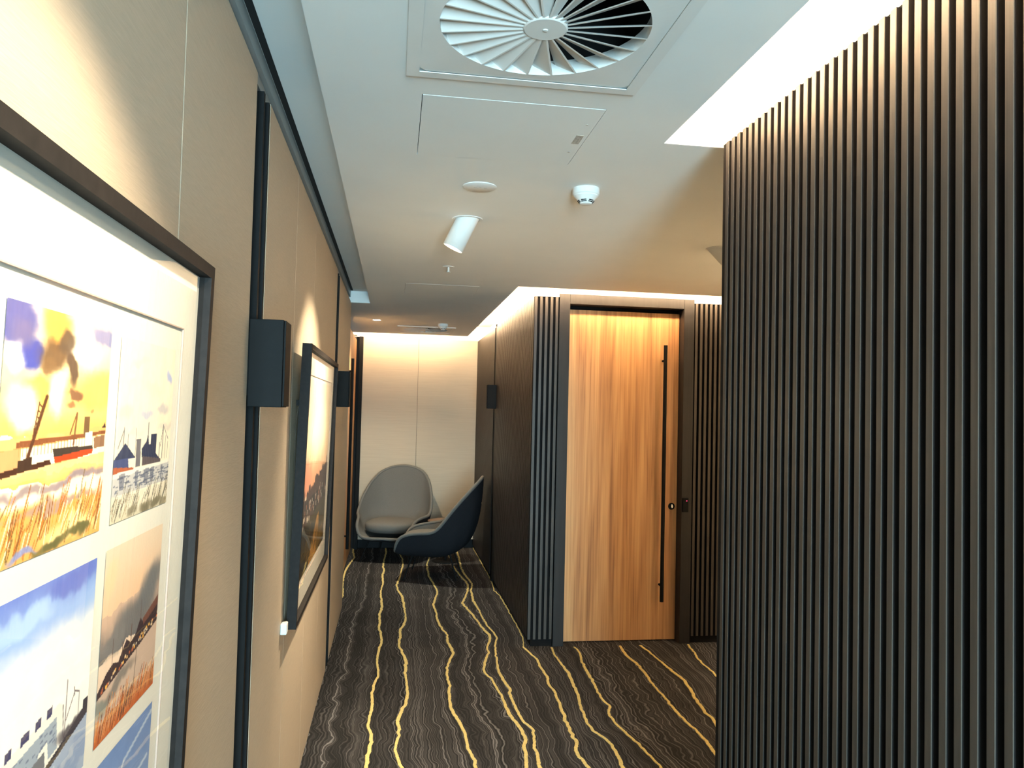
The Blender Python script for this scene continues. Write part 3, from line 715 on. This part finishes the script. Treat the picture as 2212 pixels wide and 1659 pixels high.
def paint_port_sunset(nu, nd):
    s = Canvas(nu, nd, 11, (252, 240, 215))
    s.grad(0.0, 0.35, (232, 214, 200), (252, 226, 170)); s.grad(0.35, 0.64, (250, 222, 170), (240, 184, 104))
    s.blob(0.85, 0.40, 0.35, 0.12, (238, 180, 96), 0.8); s.blob(0.72, 0.16, 0.24, 0.12, (236, 226, 214), 0.9)
    s.blob(0.42, 0.08, 0.16, 0.12, (240, 176, 88), 1); s.blob(0.30, 0.42, 0.16, 0.10, (248, 196, 92), 0.9)
    s.blob(0.08, 0.08, 0.17, 0.13, (92, 96, 160), 1, 0.35); s.blob(0.20, 0.22, 0.09, 0.09, (70, 80, 168), 1, 0.4); s.blob(0.13, 0.14, 0.1, 0.08, (110, 104, 150), .8)
    s.blob(0.08, 0.26, 0.09, 0.09, (252, 248, 240), 1, 0.5); s.blob(0.16, 0.50, 0.14, 0.12, (254, 250, 236), 0.9); s.blob(0.46, 0.42, 0.09, 0.13, (254, 248, 220), 0.9)
    s.blob(0.40, 0.22, 0.16, 0.10, (110, 84, 60), 0.95, 0.45); s.blob(0.52, 0.15, 0.10, 0.08, (96, 80, 66), 0.9, 0.4); s.blob(0.57, 0.29, 0.055, 0.10, (92, 74, 62), 0.95, 0.4, -0.4)
    s.blob(0.34, 0.28, 0.08, 0.06, (130, 100, 70), 0.9); s.blob(0.63, 0.41, 0.06, 0.035, (120, 84, 64), 0.9, 0.4); s.blob(0.60, 0.47, 0.04, 0.025, (140, 96, 66), 0.8)
    s.blob(0.95, 0.06, 0.22, 0.05, (120, 124, 178), 0.8); s.blob(0.82, 0.50, 0.03, 0.015, (190, 130, 80), 0.8)
    s.poly([(0.02, 0.645), (1, 0.605), (1, 0.66), (0.02, 0.70)], (236, 178, 110), 0.9)
    s.poly([(0.14, 0.66), (1, 0.635), (1, 0.655), (0.14, 0.69)], (120, 66, 40), 0.9)
    for i in range(26): s.line(0.16+i*0.03, 0.67, 0.16+i*0.03, 0.73, 0.003, (150, 100, 60), 0.7)
    s.poly([(0.0, 0.70), (0.18, 0.685), (0.18, 0.80), (0.0, 0.81)], (206, 140, 84), 0.8)
    s.line(0.36, 0.44, 0.22, 0.77, 0.013, (80, 48, 32)); s.line(0.30, 0.47, 0.26, 0.66, 0.005, (96, 60, 40))
    for i in range(6): s.line(0.30-i*0.008, 0.48+i*0.03, 0.345-i*0.012, 0.50+i*0.03, 0.004, (96, 60, 40))
    s.line(0.66, 0.53, 0.64, 0.70, 0.008, (120, 80, 50)); s.line(0.655, 0.53, 0.60, 0.64, 0.006, (120, 80, 50))
    s.poly([(0.74, 0.55), (0.80, 0.55), (0.80, 0.66), (0.74, 0.66)], (112, 84, 56)); s.poly([(0.95, 0.62), (0.985, 0.585), (1, 0.62)], (70, 50, 46))
    s.poly([(0.76, 0.64), (0.84, 0.635), (0.85, 0.72), (0.76, 0.725)], (246, 238, 226)); s.poly([(0.86, 0.67), (0.99, 0.66), (0.99, 0.73), (0.87, 0.735)], (140, 104, 80))
    s.poly([(0.44, 0.71), (0.60, 0.71), (0.85, 0.715), (0.86, 0.745), (0.46, 0.76)], (52, 46, 44))
    s.poly([(0.46, 0.755), (0.86, 0.735), (0.85, 0.765), (0.47, 0.795)], (198, 62, 24))
    s.poly([(0.0, 0.795), (0.42, 0.765), (0.44, 0.79), (0.0, 0.825)], (64, 34, 24)); s.poly([(0.16, 0.75), (0.27, 0.74), (0.27, 0.80), (0.16, 0.805)], (58, 40, 32))
    s.grad(0.815, 0.87, (240, 196, 130), (244, 186, 104)); s.poly([(0, 0.825), (0.44, 0.79), (1, 0.765), (1, 0.84), (0, 0.86)], (238, 190, 126), 0.8)
    s.blob(0.35, 0.905, 0.6, 0.03, (150, 134, 140), 0.9, 0.6, -0.06); s.blob(0.8, 0.87, 0.35, 0.03, (146, 132, 144), 0.9, 0.6, -0.1)
    # lower quarter: reeds
    c = s.c.copy(); s.washes(0.12)
    return s
def paint_reeds(s, d0, pal, bush):
    s.grass(120, 0.0, 1.0, d0+0.03, 1.0, 0.16, pal)
    rs = np.random.RandomState(s.seed+5)
    for i in range(10): s.blob(0.35+0.65*rs.rand(), 0.955+0.04*rs.rand(), 0.08, 0.022, bush, 0.75, 0.5)
def squeeze(s, k):
    """leave the painted scene in the upper part k, foreground below"""
    nd = s.c.shape[1]; src = np.clip((np.arange(nd)/k), 0, nd-1).astype(int); s.c = s.c[:, src]
def P1(nu, nd):
    s = paint_port_sunset(nu, nd); squeeze(s, 0.80)
    m = sm(0.76, 0.80, s.wd); s.put(m, (226, 168, 96)); s.blob(0.55, 0.80, 0.5, 0.025, (160, 140, 140), .8, .6, -0.05)
    s.blob(0.7, 0.93, 0.3, 0.06, (248, 220, 160), .8)
    paint_reeds(s, 0.80, [(196, 110, 44), (140, 82, 40), (250, 236, 200), (110, 88, 44), (224, 150, 60)], (92, 92, 56))
    s.blob(0.25, 0.975, 0.14, 0.02, (120, 140, 210), .8); return s
def P2(nu, nd):
    s = Canvas(nu, nd, 23, (243, 230, 210)); s.washes(0.10)
    for cx, cy, rx, ry, col in ((.3,.13,.14,.03,(196,190,196)),(.42,.11,.1,.03,(206,198,200)),(.2,.2,.06,.02,(186,188,214)),(.92,.2,.07,.04,(150,164,220)),(.14,.4,.14,.05,(196,190,190)),(.8,.38,.12,.035,(186,182,190)),(.48,.42,.13,.03,(176,180,208)),(.6,.26,.2,.04,(222,210,200)),(.9,.5,.2,.03,(214,204,196)),(.3,.52,.2,.02,(224,212,200))): s.blob(cx,cy,rx,ry,col,.75,.6)
    s.poly([(0,.66),(.16,.575),(.34,.665)],(58,64,92)); s.poly([(0,.66),(.30,.66),(.30,.715),(0,.72)],(70,80,124)); s.poly([(.22,.665),(.34,.665),(.36,.73),(.24,.73)],(226,216,206))
    s.poly([(.34,.56),(.42,.56),(.43,.72),(.35,.72)],(112,108,116)); s.poly([(.44,.62),(.52,.58),(.545,.53),(.57,.60),(.60,.60),(.60,.54),(.71,.54),(.71,.66),(.80,.70),(.80,.715),(.60,.70),(.45,.67)],(52,58,84))
    s.poly([(.46,.665),(.82,.70),(.82,.725),(.46,.72)],(92,82,88)); s.poly([(0,.70),(.32,.72),(.34,.745),(0,.755)],(176,96,66))
    for x,y0,y1 in ((.13,.49,.6),(.2,.53,.62),(.33,.50,.66),(.545,.47,.56),(.84,.49,.7),(.9,.56,.70),(.95,.6,.70),(.78,.6,.69)): s.line(x,y0,x,y1,.004,(72,72,92))
    s.line(.13,.5,.05,.6,.004,(90,90,104)); s.line(.84,.49,.80,.62,.004,(90,90,104)); s.line(.84,.49,.95,.58,.003,(90,90,104))
    s.poly([(0,.735),(1,.715),(1,.735),(0,.765)],(238,230,220)); s.poly([(0,.763),(1,.733),(1,.85),(0,.86)],(186,186,192),.85)
    rs=np.random.RandomState(4)
    for i in range(90):
        x=rs.rand();y=.755+.09*rs.rand(); s.line(x,y,x+.02+.06*rs.rand(),y-.003,.0035,(84,92,116),.7)
    for x,w in ((.14,.05),(.38,.03),(.55,.05),(.66,.04),(.85,.02)): s.poly([(x-w,.745),(x+w,.74),(x+w*.6,.83),(x-w*.6,.83)],(80,86,108),.55)
    s.grad(.86,1.0,(226,216,198),(206,198,176),.8)
    s.grass(110,0,1,.9,1.0,.13,[(110,100,86),(150,136,110),(240,232,216),(84,82,76)],.0035)
    for i in range(7): s.blob(.3+.7*rs.rand(),.96+.03*rs.rand(),.09,.03,(120,112,92),.7)
    return s
def P3(nu, nd):
    s = Canvas(nu, nd, 31, (250, 247, 240)); s.washes(0.05)
    s.grad(0, .16, (104,128,206), (150,178,232)); s.grad(.16,.32,(150,178,232),(244,240,236)); s.blob(.3,.12,.3,.05,(176,204,240),.8); s.blob(.75,.05,.3,.05,(96,112,196),.8)
    s.poly([(0,.645),(.68,.575),(.72,.60),(.72,.80),(0,.90)],(240,234,226)); s.poly([(0,.70),(.66,.625),(.68,.77),(0,.88)],(158,168,184))
    for x,w in ((.0,.16),(.22,.05),(.34,.07),(.46,.05),(.56,.05)): y=.628-.085*x; s.poly([(x,y-.02),(x+w,y-.02-.06*w),(x+w,y+.02-.06*w),(x,y+.02)],(70,68,104))
    rs=np.random.RandomState(8)
    for i in range(60): x=.64*rs.rand(); y=.70-.1*x+.1*rs.rand(); s.line(x,y,x+.02,y-.003,.004,(104,112,136),.8)
    s.poly([(.0,.80),(.22,.775),(.24,.86),(.20,.865),(.19,.80),(.0,.825)],(240,236,228)); s.poly([(.5,.72),(.58,.70),(.60,.79),(.57,.795),(.56,.735),(.5,.745)],(240,236,228)); s.poly([(.42,.75),(.56,.73),(.57,.80),(.43,.82)],(116,116,124))
    s.poly([(.29,.79),(.41,.765),(.42,.80),(.30,.825)],(206,62,44)); s.poly([(.31,.82),(.42,.80),(.42,.84),(.32,.85)],(232,216,180))
    for x0,y0,x1,y1 in ((.75,.50,.75,.77),(.76,.68,.84,.58),(.84,.58,.89,.60),(.89,.60,.89,.72),(.83,.56,.84,.60),(.72,.60,.74,.75)): s.line(x0,y0,x1,y1,.004,(120,104,110))
    s.poly([(0,.885),(.42,.845),(.7,.775),(.94,.70),(.94,.66),(1,.66),(1,.74),(.7,.81),(.42,.875),(0,.92)],(58,54,64)); s.blob(.82,.74,.16,.03,(70,62,70),.8)
    s.poly([(0,.92),(.42,.875),(.7,.81),(1,.74),(1,1),(0,1)],(160,172,196)); s.put(sm(.5,.62,vnoise(s.u,s.d,5,9,3))*(s.d>.93-.19*s.u)*.5,(120,140,180))
    s.line(.30,.955,.40,.925,.010,(206,72,50),.9)
    for x in (.46,.56,.66): s.line(x,.87-.1*(x-.46),x,.96,.012,(206,212,222),.6)
    return s
def P4(nu, nd):
    s = Canvas(nu, nd, 41, (234, 206, 184)); s.washes(.1); s.grad(0,.34,(228,206,184),(238,196,164)); s.grad(.34,.58,(206,174,154),(112,108,110))
    s.blob(.8,.36,.3,.14,(104,108,114),.9,.6,-.5); s.blob(.5,.46,.3,.10,(112,110,112),.9,.6); s.blob(.2,.52,.25,.08,(124,120,120),.9); s.blob(.12,.16,.1,.1,(246,206,166),.7)
    s.poly([(0,.72),(.12,.655),(.22,.63),(.30,.65),(.42,.56),(.50,.60),(.58,.575),(.66,.50),(.72,.55),(.86,.50),(1,.45),(1,.60),(.7,.655),(0,.76)],(62,46,50)); s.poly([(.70,.52),(1,.44),(1,.50),(.72,.56)],(112,72,62))
    rs=np.random.RandomState(6)
    for i in range(46): x=rs.rand(); y=.735-.17*x+.035*(rs.rand()-.3); s.poly([(x,y-.012),(x+.025,y-.014),(x+.025,y),(x,y+.002)],[(236,196,140),(226,206,180),(196,104,66),(244,180,84)][rs.randint(4)],.9)
    for x,y0,y1 in ((.2,.5,.66),(.5,.5,.6),(.66,.40,.52),(.36,.56,.64)): s.line(x,y0,x,y1,.004,(96,72,66))
    s.poly([(0,.757),(.7,.655),(1,.60),(1,.86),(0,.90)],(196,170,154),.9); s.blob(.3,.77,.35,.04,(120,114,110),.8,.6,-.15); s.blob(.05,.82,.14,.05,(132,136,130),.8)
    s.line(.62,.66,.60,.85,.006,(110,96,90),.7)
    s.grad(.88,1.0,(206,164,130),(190,96,48)); s.grass(120,0,1,.93,1.0,.14,[(188,92,44),(226,150,96),(110,62,44),(206,120,60),(92,66,56)],.005)
    return s
def P5(nu, nd):
    s = Canvas(nu, nd, 53, (120, 146, 196)); s.washes(.25); s.grad(0,.4,(112,138,190),(134,156,198),.7); s.grad(.4,1,(134,156,198),(214,204,196),.8)
    for a,b,c,d in ((.1,.5,.5,.15),(.5,.15,1,.05),(.2,.55,.55,.35),(.55,.35,.95,.3),(.0,.7,.4,.5)): s.line(a,b,c,d,.012,(226,230,236),.6)
    s.poly([(0,.7),(.4,.62),(1,.66),(1,.75),(0,.8)],(90,86,96)); return s
def P6(nu, nd):
    s = Canvas(nu, nd, 61, (246,240,228)); s.washes(.1); s.grad(0,.5,(176,196,226),(246,232,206)); s.poly([(0,.6),(.3,.5),(.6,.56),(1,.5),(1,.68),(0,.68)],(96,92,104)); s.grad(.68,1,(170,184,204),(196,180,150)); return s
def P_VILLAGE(nu, nd):
    s = Canvas(nu, nd, 71, (238,222,196)); s.washes(.08); s.grad(0,.30,(226,214,196),(246,230,196)); s.grad(.30,.58,(246,226,190),(222,158,124)); s.blob(.55,.25,.35,.2,(254,246,224),.8); s.blob(.2,.1,.3,.08,(196,196,196),.6)
    s.blob(.15,.5,.2,.08,(222,150,124),.8)
    rs=np.random.RandomState(12); pts=[(0,.62)]
    x=0
    while x<1:
        y=.60-.12*x+.05*(rs.rand()-.5); w=.02+.035*rs.rand(); pts += [(x,y),(x+w/2,y-.03*rs.rand()),(x+w,y)]; x+=w
    pts += [(1,.47),(1,.8),(0,.8)]
    s.poly(pts,(74,58,58)); s.put(sm(.45,.6,vnoise(s.u,s.d,14,14,5))*((s.d>.62)&(s.d<.78)),(44,42,44))
    for i in range(60): x=rs.rand(); y=.66-.1*x+.09*rs.rand(); s.poly([(x,y),(x+.02,y),(x+.02,y+.022),(x,y+.022)],[(206,190,176),(170,110,80),(120,96,92),(226,214,200)][rs.randint(4)],.8)
    s.poly([(0,.76),(1,.70),(1,1),(0,1)],(70,62,46)); s.blob(.3,.8,.3,.06,(52,50,48),.9); s.poly([(.35,1),(.5,.86),(.62,.78),(.70,.76),(.72,.84),(.66,1)],(178,130,70),.95); s.blob(.8,.93,.2,.06,(120,92,48),.9); s.blob(.12,.95,.15,.05,(44,40,36),.9)
    s.grass(70,0,1,.86,1.0,.1,[(140,104,54),(92,76,44),(52,46,38)],.004)
    return s

def print_mesh(fn, w, h, nu, nd):
    s = fn(nu, nd); col = s.lin()
    U, D = s.u, s.d
    verts = np.stack([np.zeros_like(U), U*w, (1-D)*h], -1).reshape(-1, 3)
    idx = np.arange(nu*nd).reshape(nu, nd)
    faces = np.stack([idx[:-1, :-1], idx[:-1, 1:], idx[1:, 1:], idx[1:, :-1]], -1).reshape(-1, 4)
    me = bpy.data.meshes.new('print'); me.from_pydata(verts.tolist(), [], faces.tolist())
    a = me.color_attributes.new('paint', 'FLOAT_COLOR', 'POINT')
    a.data.foreach_set('color', np.concatenate([col.reshape(-1, 3), np.ones((nu*nd, 1))], 1).astype(np.float32).reshape(-1))
    me.materials.append(M_PRINT)
    return me

def framed(name_label, y0, y1, z0, z1, xb, lean, window, depth=0.034, face=0.020):
    """hanging picture; local x out of the wall, y along it, z up; leans forward at the top"""
    W_, H_ = y1-y0, z1-z0
    root = tag(empty('framed_picture', (xb, y0, z0)), name_label, 'picture')
    root.rotation_euler = (0, lean, 0)
    d = depth
    obj('frame', boxes([(0, d, 0, face, 0, H_), (0, d, W_-face, W_, 0, H_), (0, d, face, W_-face, 0, face), (0, d, face, W_-face, H_-face, H_)]), M_FRAMEW, root)
    obj('backing', boxes([(0.004, 0.012, face, W_-face, face, H_-face)]), M_MAT, root)
    a0, a1, b0, b1 = window[0]-y0, window[1]-y0, window[2]-z0, window[3]-z0
    m = obj('mat', boxes([(0.0125, 0.0150, face, a0, face, H_-face), (0.0125, 0.0150, a1, W_-face, face, H_-face), (0.0125, 0.0150, a0, a1, face, b0), (0.0125, 0.0150, a0, a1, b1, H_-face)]), M_MAT, root)
    e = 0.0018
    obj('mat_bevel', boxes([(0.0125, 0.0152, a0, a0+e, b0, b1), (0.0125, 0.0152, a1-e, a1, b0, b1), (0.0125, 0.0152, a0+e, a1-e, b0, b0+e), (0.0125, 0.0152, a0+e, a1-e, b1-e, b1)]), M_BEVEL, m)
    gb = bmesh.new()
    gb.faces.new([gb.verts.new(p) for p in ((0.023, face, face), (0.023, W_-face, face), (0.023, W_-face, H_-face), (0.023, face, H_-face))])
    obj('glass', gb, M_GLASS, root)
    return root
# the lean is a turn about the y axis: +angle moves the top towards +x
LEAN = math.radians(1.35)
y0, z0 = 0.312, 0.822
pa = framed('large framed set of harbour watercolours nearest the viewer on the left wall', y0, 1.338, z0, 1.848, -0.360, LEAN, (0.404, 1.246, 0.913, 1.736))
sheet = [(P1, 0.706, 0.952, 1.472, 1.707, 200, 230, 'orange sunset watercolour with smoke, crane and ship'), (P2, 0.985, 1.215, 1.473, 1.700, 180, 200, 'pale watercolour of dark harbour sheds and reflections'),
         (P3, 0.706, 0.953, 1.205, 1.441, 200, 200, 'watercolour of a quay warehouse under blue sky'), (P4, 0.981, 1.206, 1.210, 1.443, 180, 200, 'misty peach watercolour of a waterfront town'),
         (P5, 0.981, 1.210, 0.945, 1.183, 110, 110, 'blue watercolour with pale streaks'), (P6, 0.706, 0.953, 0.945, 1.178, 40, 40, 'small coastal watercolour'),
         (P6, 0.432, 0.676, 1.472, 1.707, 40, 40, 'small coastal watercolour'), (P5, 0.432, 0.676, 1.205, 1.441, 40, 40, 'blue watercolour with pale streaks'), (P6, 0.432, 0.676, 0.945, 1.178, 40, 40, 'small coastal watercolour')]
for fn, a, b, c, d, nu, nd, lab in sheet:
    o = obj('print', print_mesh(fn, b-a, d-c, nu, nd), None, pa); o.location = (0.0128, a-y0, c-z0); o['label'] = lab
y0, z0 = 2.862, 0.822
pb_ = framed('framed watercolour of a hillside village past the black wall light', y0, 4.20, z0, 1.850, -0.359, LEAN, (2.975, 4.087, 0.925, 1.745))
o = obj('print', print_mesh(P_VILLAGE, 1.078, 0.786, 200, 200), None, pb_); o.location = (0.0128, 0.130, 0.120)
obj('hook', boxes([(-0.014, 0, 0.03, 0.05, 0.80, 0.82)]), M_BLACKM, pb_)
obj('wire', tube([(-0.006, 0.035, 0.80), (-0.010, 0.018, 0.72), (-0.006, 0.012, 0.62), (-0.004, 0.02, 0.56)], 0.0012, 6), M_CHROME, pb_)
bk = tag(obj('wall_bumper', boxes([(XL+0.0005, XL+0.022, 2.795, 2.835, 0.822, 0.860)], 0.003), M_WHITE), 'small white plastic block on the left wall by the picture corner', 'wall fitting')

# ------------------------------------------------------------------ lounge chairs
RIM = np.array([(0,0,-.375,.258),(18,.14,-.378,.256),(30,.235,-.375,.262),(38,.285,-.365,.30),(44,.302,-.35,.37),(51,.31,-.315,.418),(62,.33,-.21,.443),(75,.37,-.10,.458),(87,.408,-.01,.466),(97,.418,.055,.495),(106,.414,.11,.565),(118,.395,.18,.66),(135,.345,.29,.79),(150,.265,.385,.895),(165,.145,.435,.95),(180,0,.45,.97)])
BAS = np.array([(0,0,-.34,.225),(40,.24,-.31,.22),(70,.29,-.15,.215),(90,.315,0,.215),(120,.31,.20,.235),(150,.215,.325,.275),(180,0,.375,.29)])
def ring_keys(K, n):
    th = np.linspace(0, 360, n, endpoint=False); a = np.where(th <= 180, th, 360-th); s = np.where(th <= 180, 1.0, -1.0)
    P = np.stack([np.interp(a, K[:, 0], K[:, 1])*s, np.interp(a, K[:, 0], K[:, 2]), np.interp(a, K[:, 0], K[:, 3])], -1)
    for _ in range(3): P = (np.roll(P, 1, 0)+2*P+np.roll(P, -1, 0))/4
    return P
def shell_mesh(R, B, C, ns=14):
    n = len(R); bm = bmesh.new(); C = np.array(C); rows = []
    c1 = C+(B-C)*0.75; c1[:, 2] = C[2]+(B[:, 2]-C[2])*0.5; c2 = B+(B-C)*np.array([0.16, 0.16, 0.0])
    for k in range(1, ns+1):
        s = k/ns; P = (1-s)**3*C+3*s*(1-s)**2*c1+3*s*s*(1-s)*c2+s**3*R
        rows.append([bm.verts.new(p) for p in P])
    cv_ = bm.verts.new(C)
    for i in range(n): bm.faces.new((cv_, rows[0][i], rows[0][(i+1) % n]))
    for a, b in zip(rows, rows[1:]):
        for i in range(n): j = (i+1) % n; bm.faces.new((a[i], b[i], b[j], a[j]))
    bmesh.ops.recalc_face_normals(bm, faces=bm.faces[:])
    return bm
def lounge_chair(loc, rz, label):
    root = tag(empty('lounge_chair', loc, rz), label, 'armchair', 'grey shell lounge chairs')
    n = 96; R = ring_keys(RIM, n); B = ring_keys(BAS, n)
    ctr = np.array([0, 0.0, 0]); inw = -(R-ctr)*np.array([1, 1, 0]); inw /= np.linalg.norm(inw, axis=1)[:, None]
    ins = inw*0.026; ins[:, 2] = 0.004
    smooth(obj('shell', shell_mesh(R, B, (0, 0, 0.195)), M_FAB2, root))
    Bi = B*np.array([0.90, 0.90, 1])+np.array([0, 0, 0.035])
    smooth(obj('lining', shell_mesh(R+ins, Bi, (0, 0, 0.250)), M_FAB, root))
    smooth(obj('rim', tube((R+ins*0.5).tolist(), 0.0165, 10, True), M_FAB, root))
    # seat cushion
    bm = bmesh.new(); nu, nv = 48, 20; rows = []
    for j in range(1, nv):
        ph = -math.pi/2+math.pi*j/nv; cz = math.sin(ph); cr = math.cos(ph)
        zz = math.copysign(abs(cz)**0.75, cz)*0.068; rr = abs(cr)**0.42
        rows.append([bm.verts.new((0.272*rr*math.copysign(abs(math.cos(t_))**0.82, math.cos(t_)), -0.055+0.275*rr*math.copysign(abs(math.sin(t_))**0.82, math.sin(t_)), 0.360+zz)) for t_ in [2*math.pi*i/nu for i in range(nu)]])
    lo = bm.verts.new((0, -0.055, 0.292)); hi = bm.verts.new((0, -0.055, 0.428))
    for i in range(nu):
        j = (i+1) % nu; bm.faces.new((lo, rows[0][j], rows[0][i])); bm.faces.new((hi, rows[-1][i], rows[-1][j]))
    for a, b in zip(rows, rows[1:]):
        for i in range(nu): j = (i+1) % nu; bm.faces.new((a[i], a[j], b[j], b[i]))
    c = smooth(obj('seat_cushion', bm, M_FAB, root))
    for sx in (-1, 1):
        obj('leg', tube([(sx*0.19, -0.20, 0.235), (sx*0.27, -0.275, 0.0)], [0.009, 0.006], 10), M_BLACKM, root)
        obj('leg', tube([(sx*0.15, 0.15, 0.235), (sx*0.205, 0.225, 0.0)], [0.009, 0.006], 10), M_BLACKM, root)
    return root
lounge_chair((0.02, 8.50, 0), math.radians(-15.5), 'grey shell lounge chair facing the viewer against the beige far wall')
lounge_chair((0.446, 7.58, 0), math.radians(-100.7), 'grey shell lounge chair seen from its dark side, facing left')
tb = tag(empty('side_table', (0.585, 8.30, 0)), 'low round brown side table between the two lounge chairs', 'table')
smooth(obj('apron', lathe([(0.19, 0.370), (0.195, 0.372), (0.195, 0.425), (0.19, 0.426)], 56), M_BLACKM, tb))
obj('table_top', lathe([(0, 0.426), (0.197, 0.426), (0.199, 0.430), (0.197, 0.436), (0, 0.436)], 56), M_TABLE, tb)
smooth(obj('pedestal', lathe([(0.014, 0.012), (0.014, 0.426)], 20), M_BLACKM, tb))
obj('foot', lathe([(0, 0), (0.14, 0), (0.14, 0.008), (0.02, 0.014), (0, 0.014)], 40), M_BLACKM, tb)
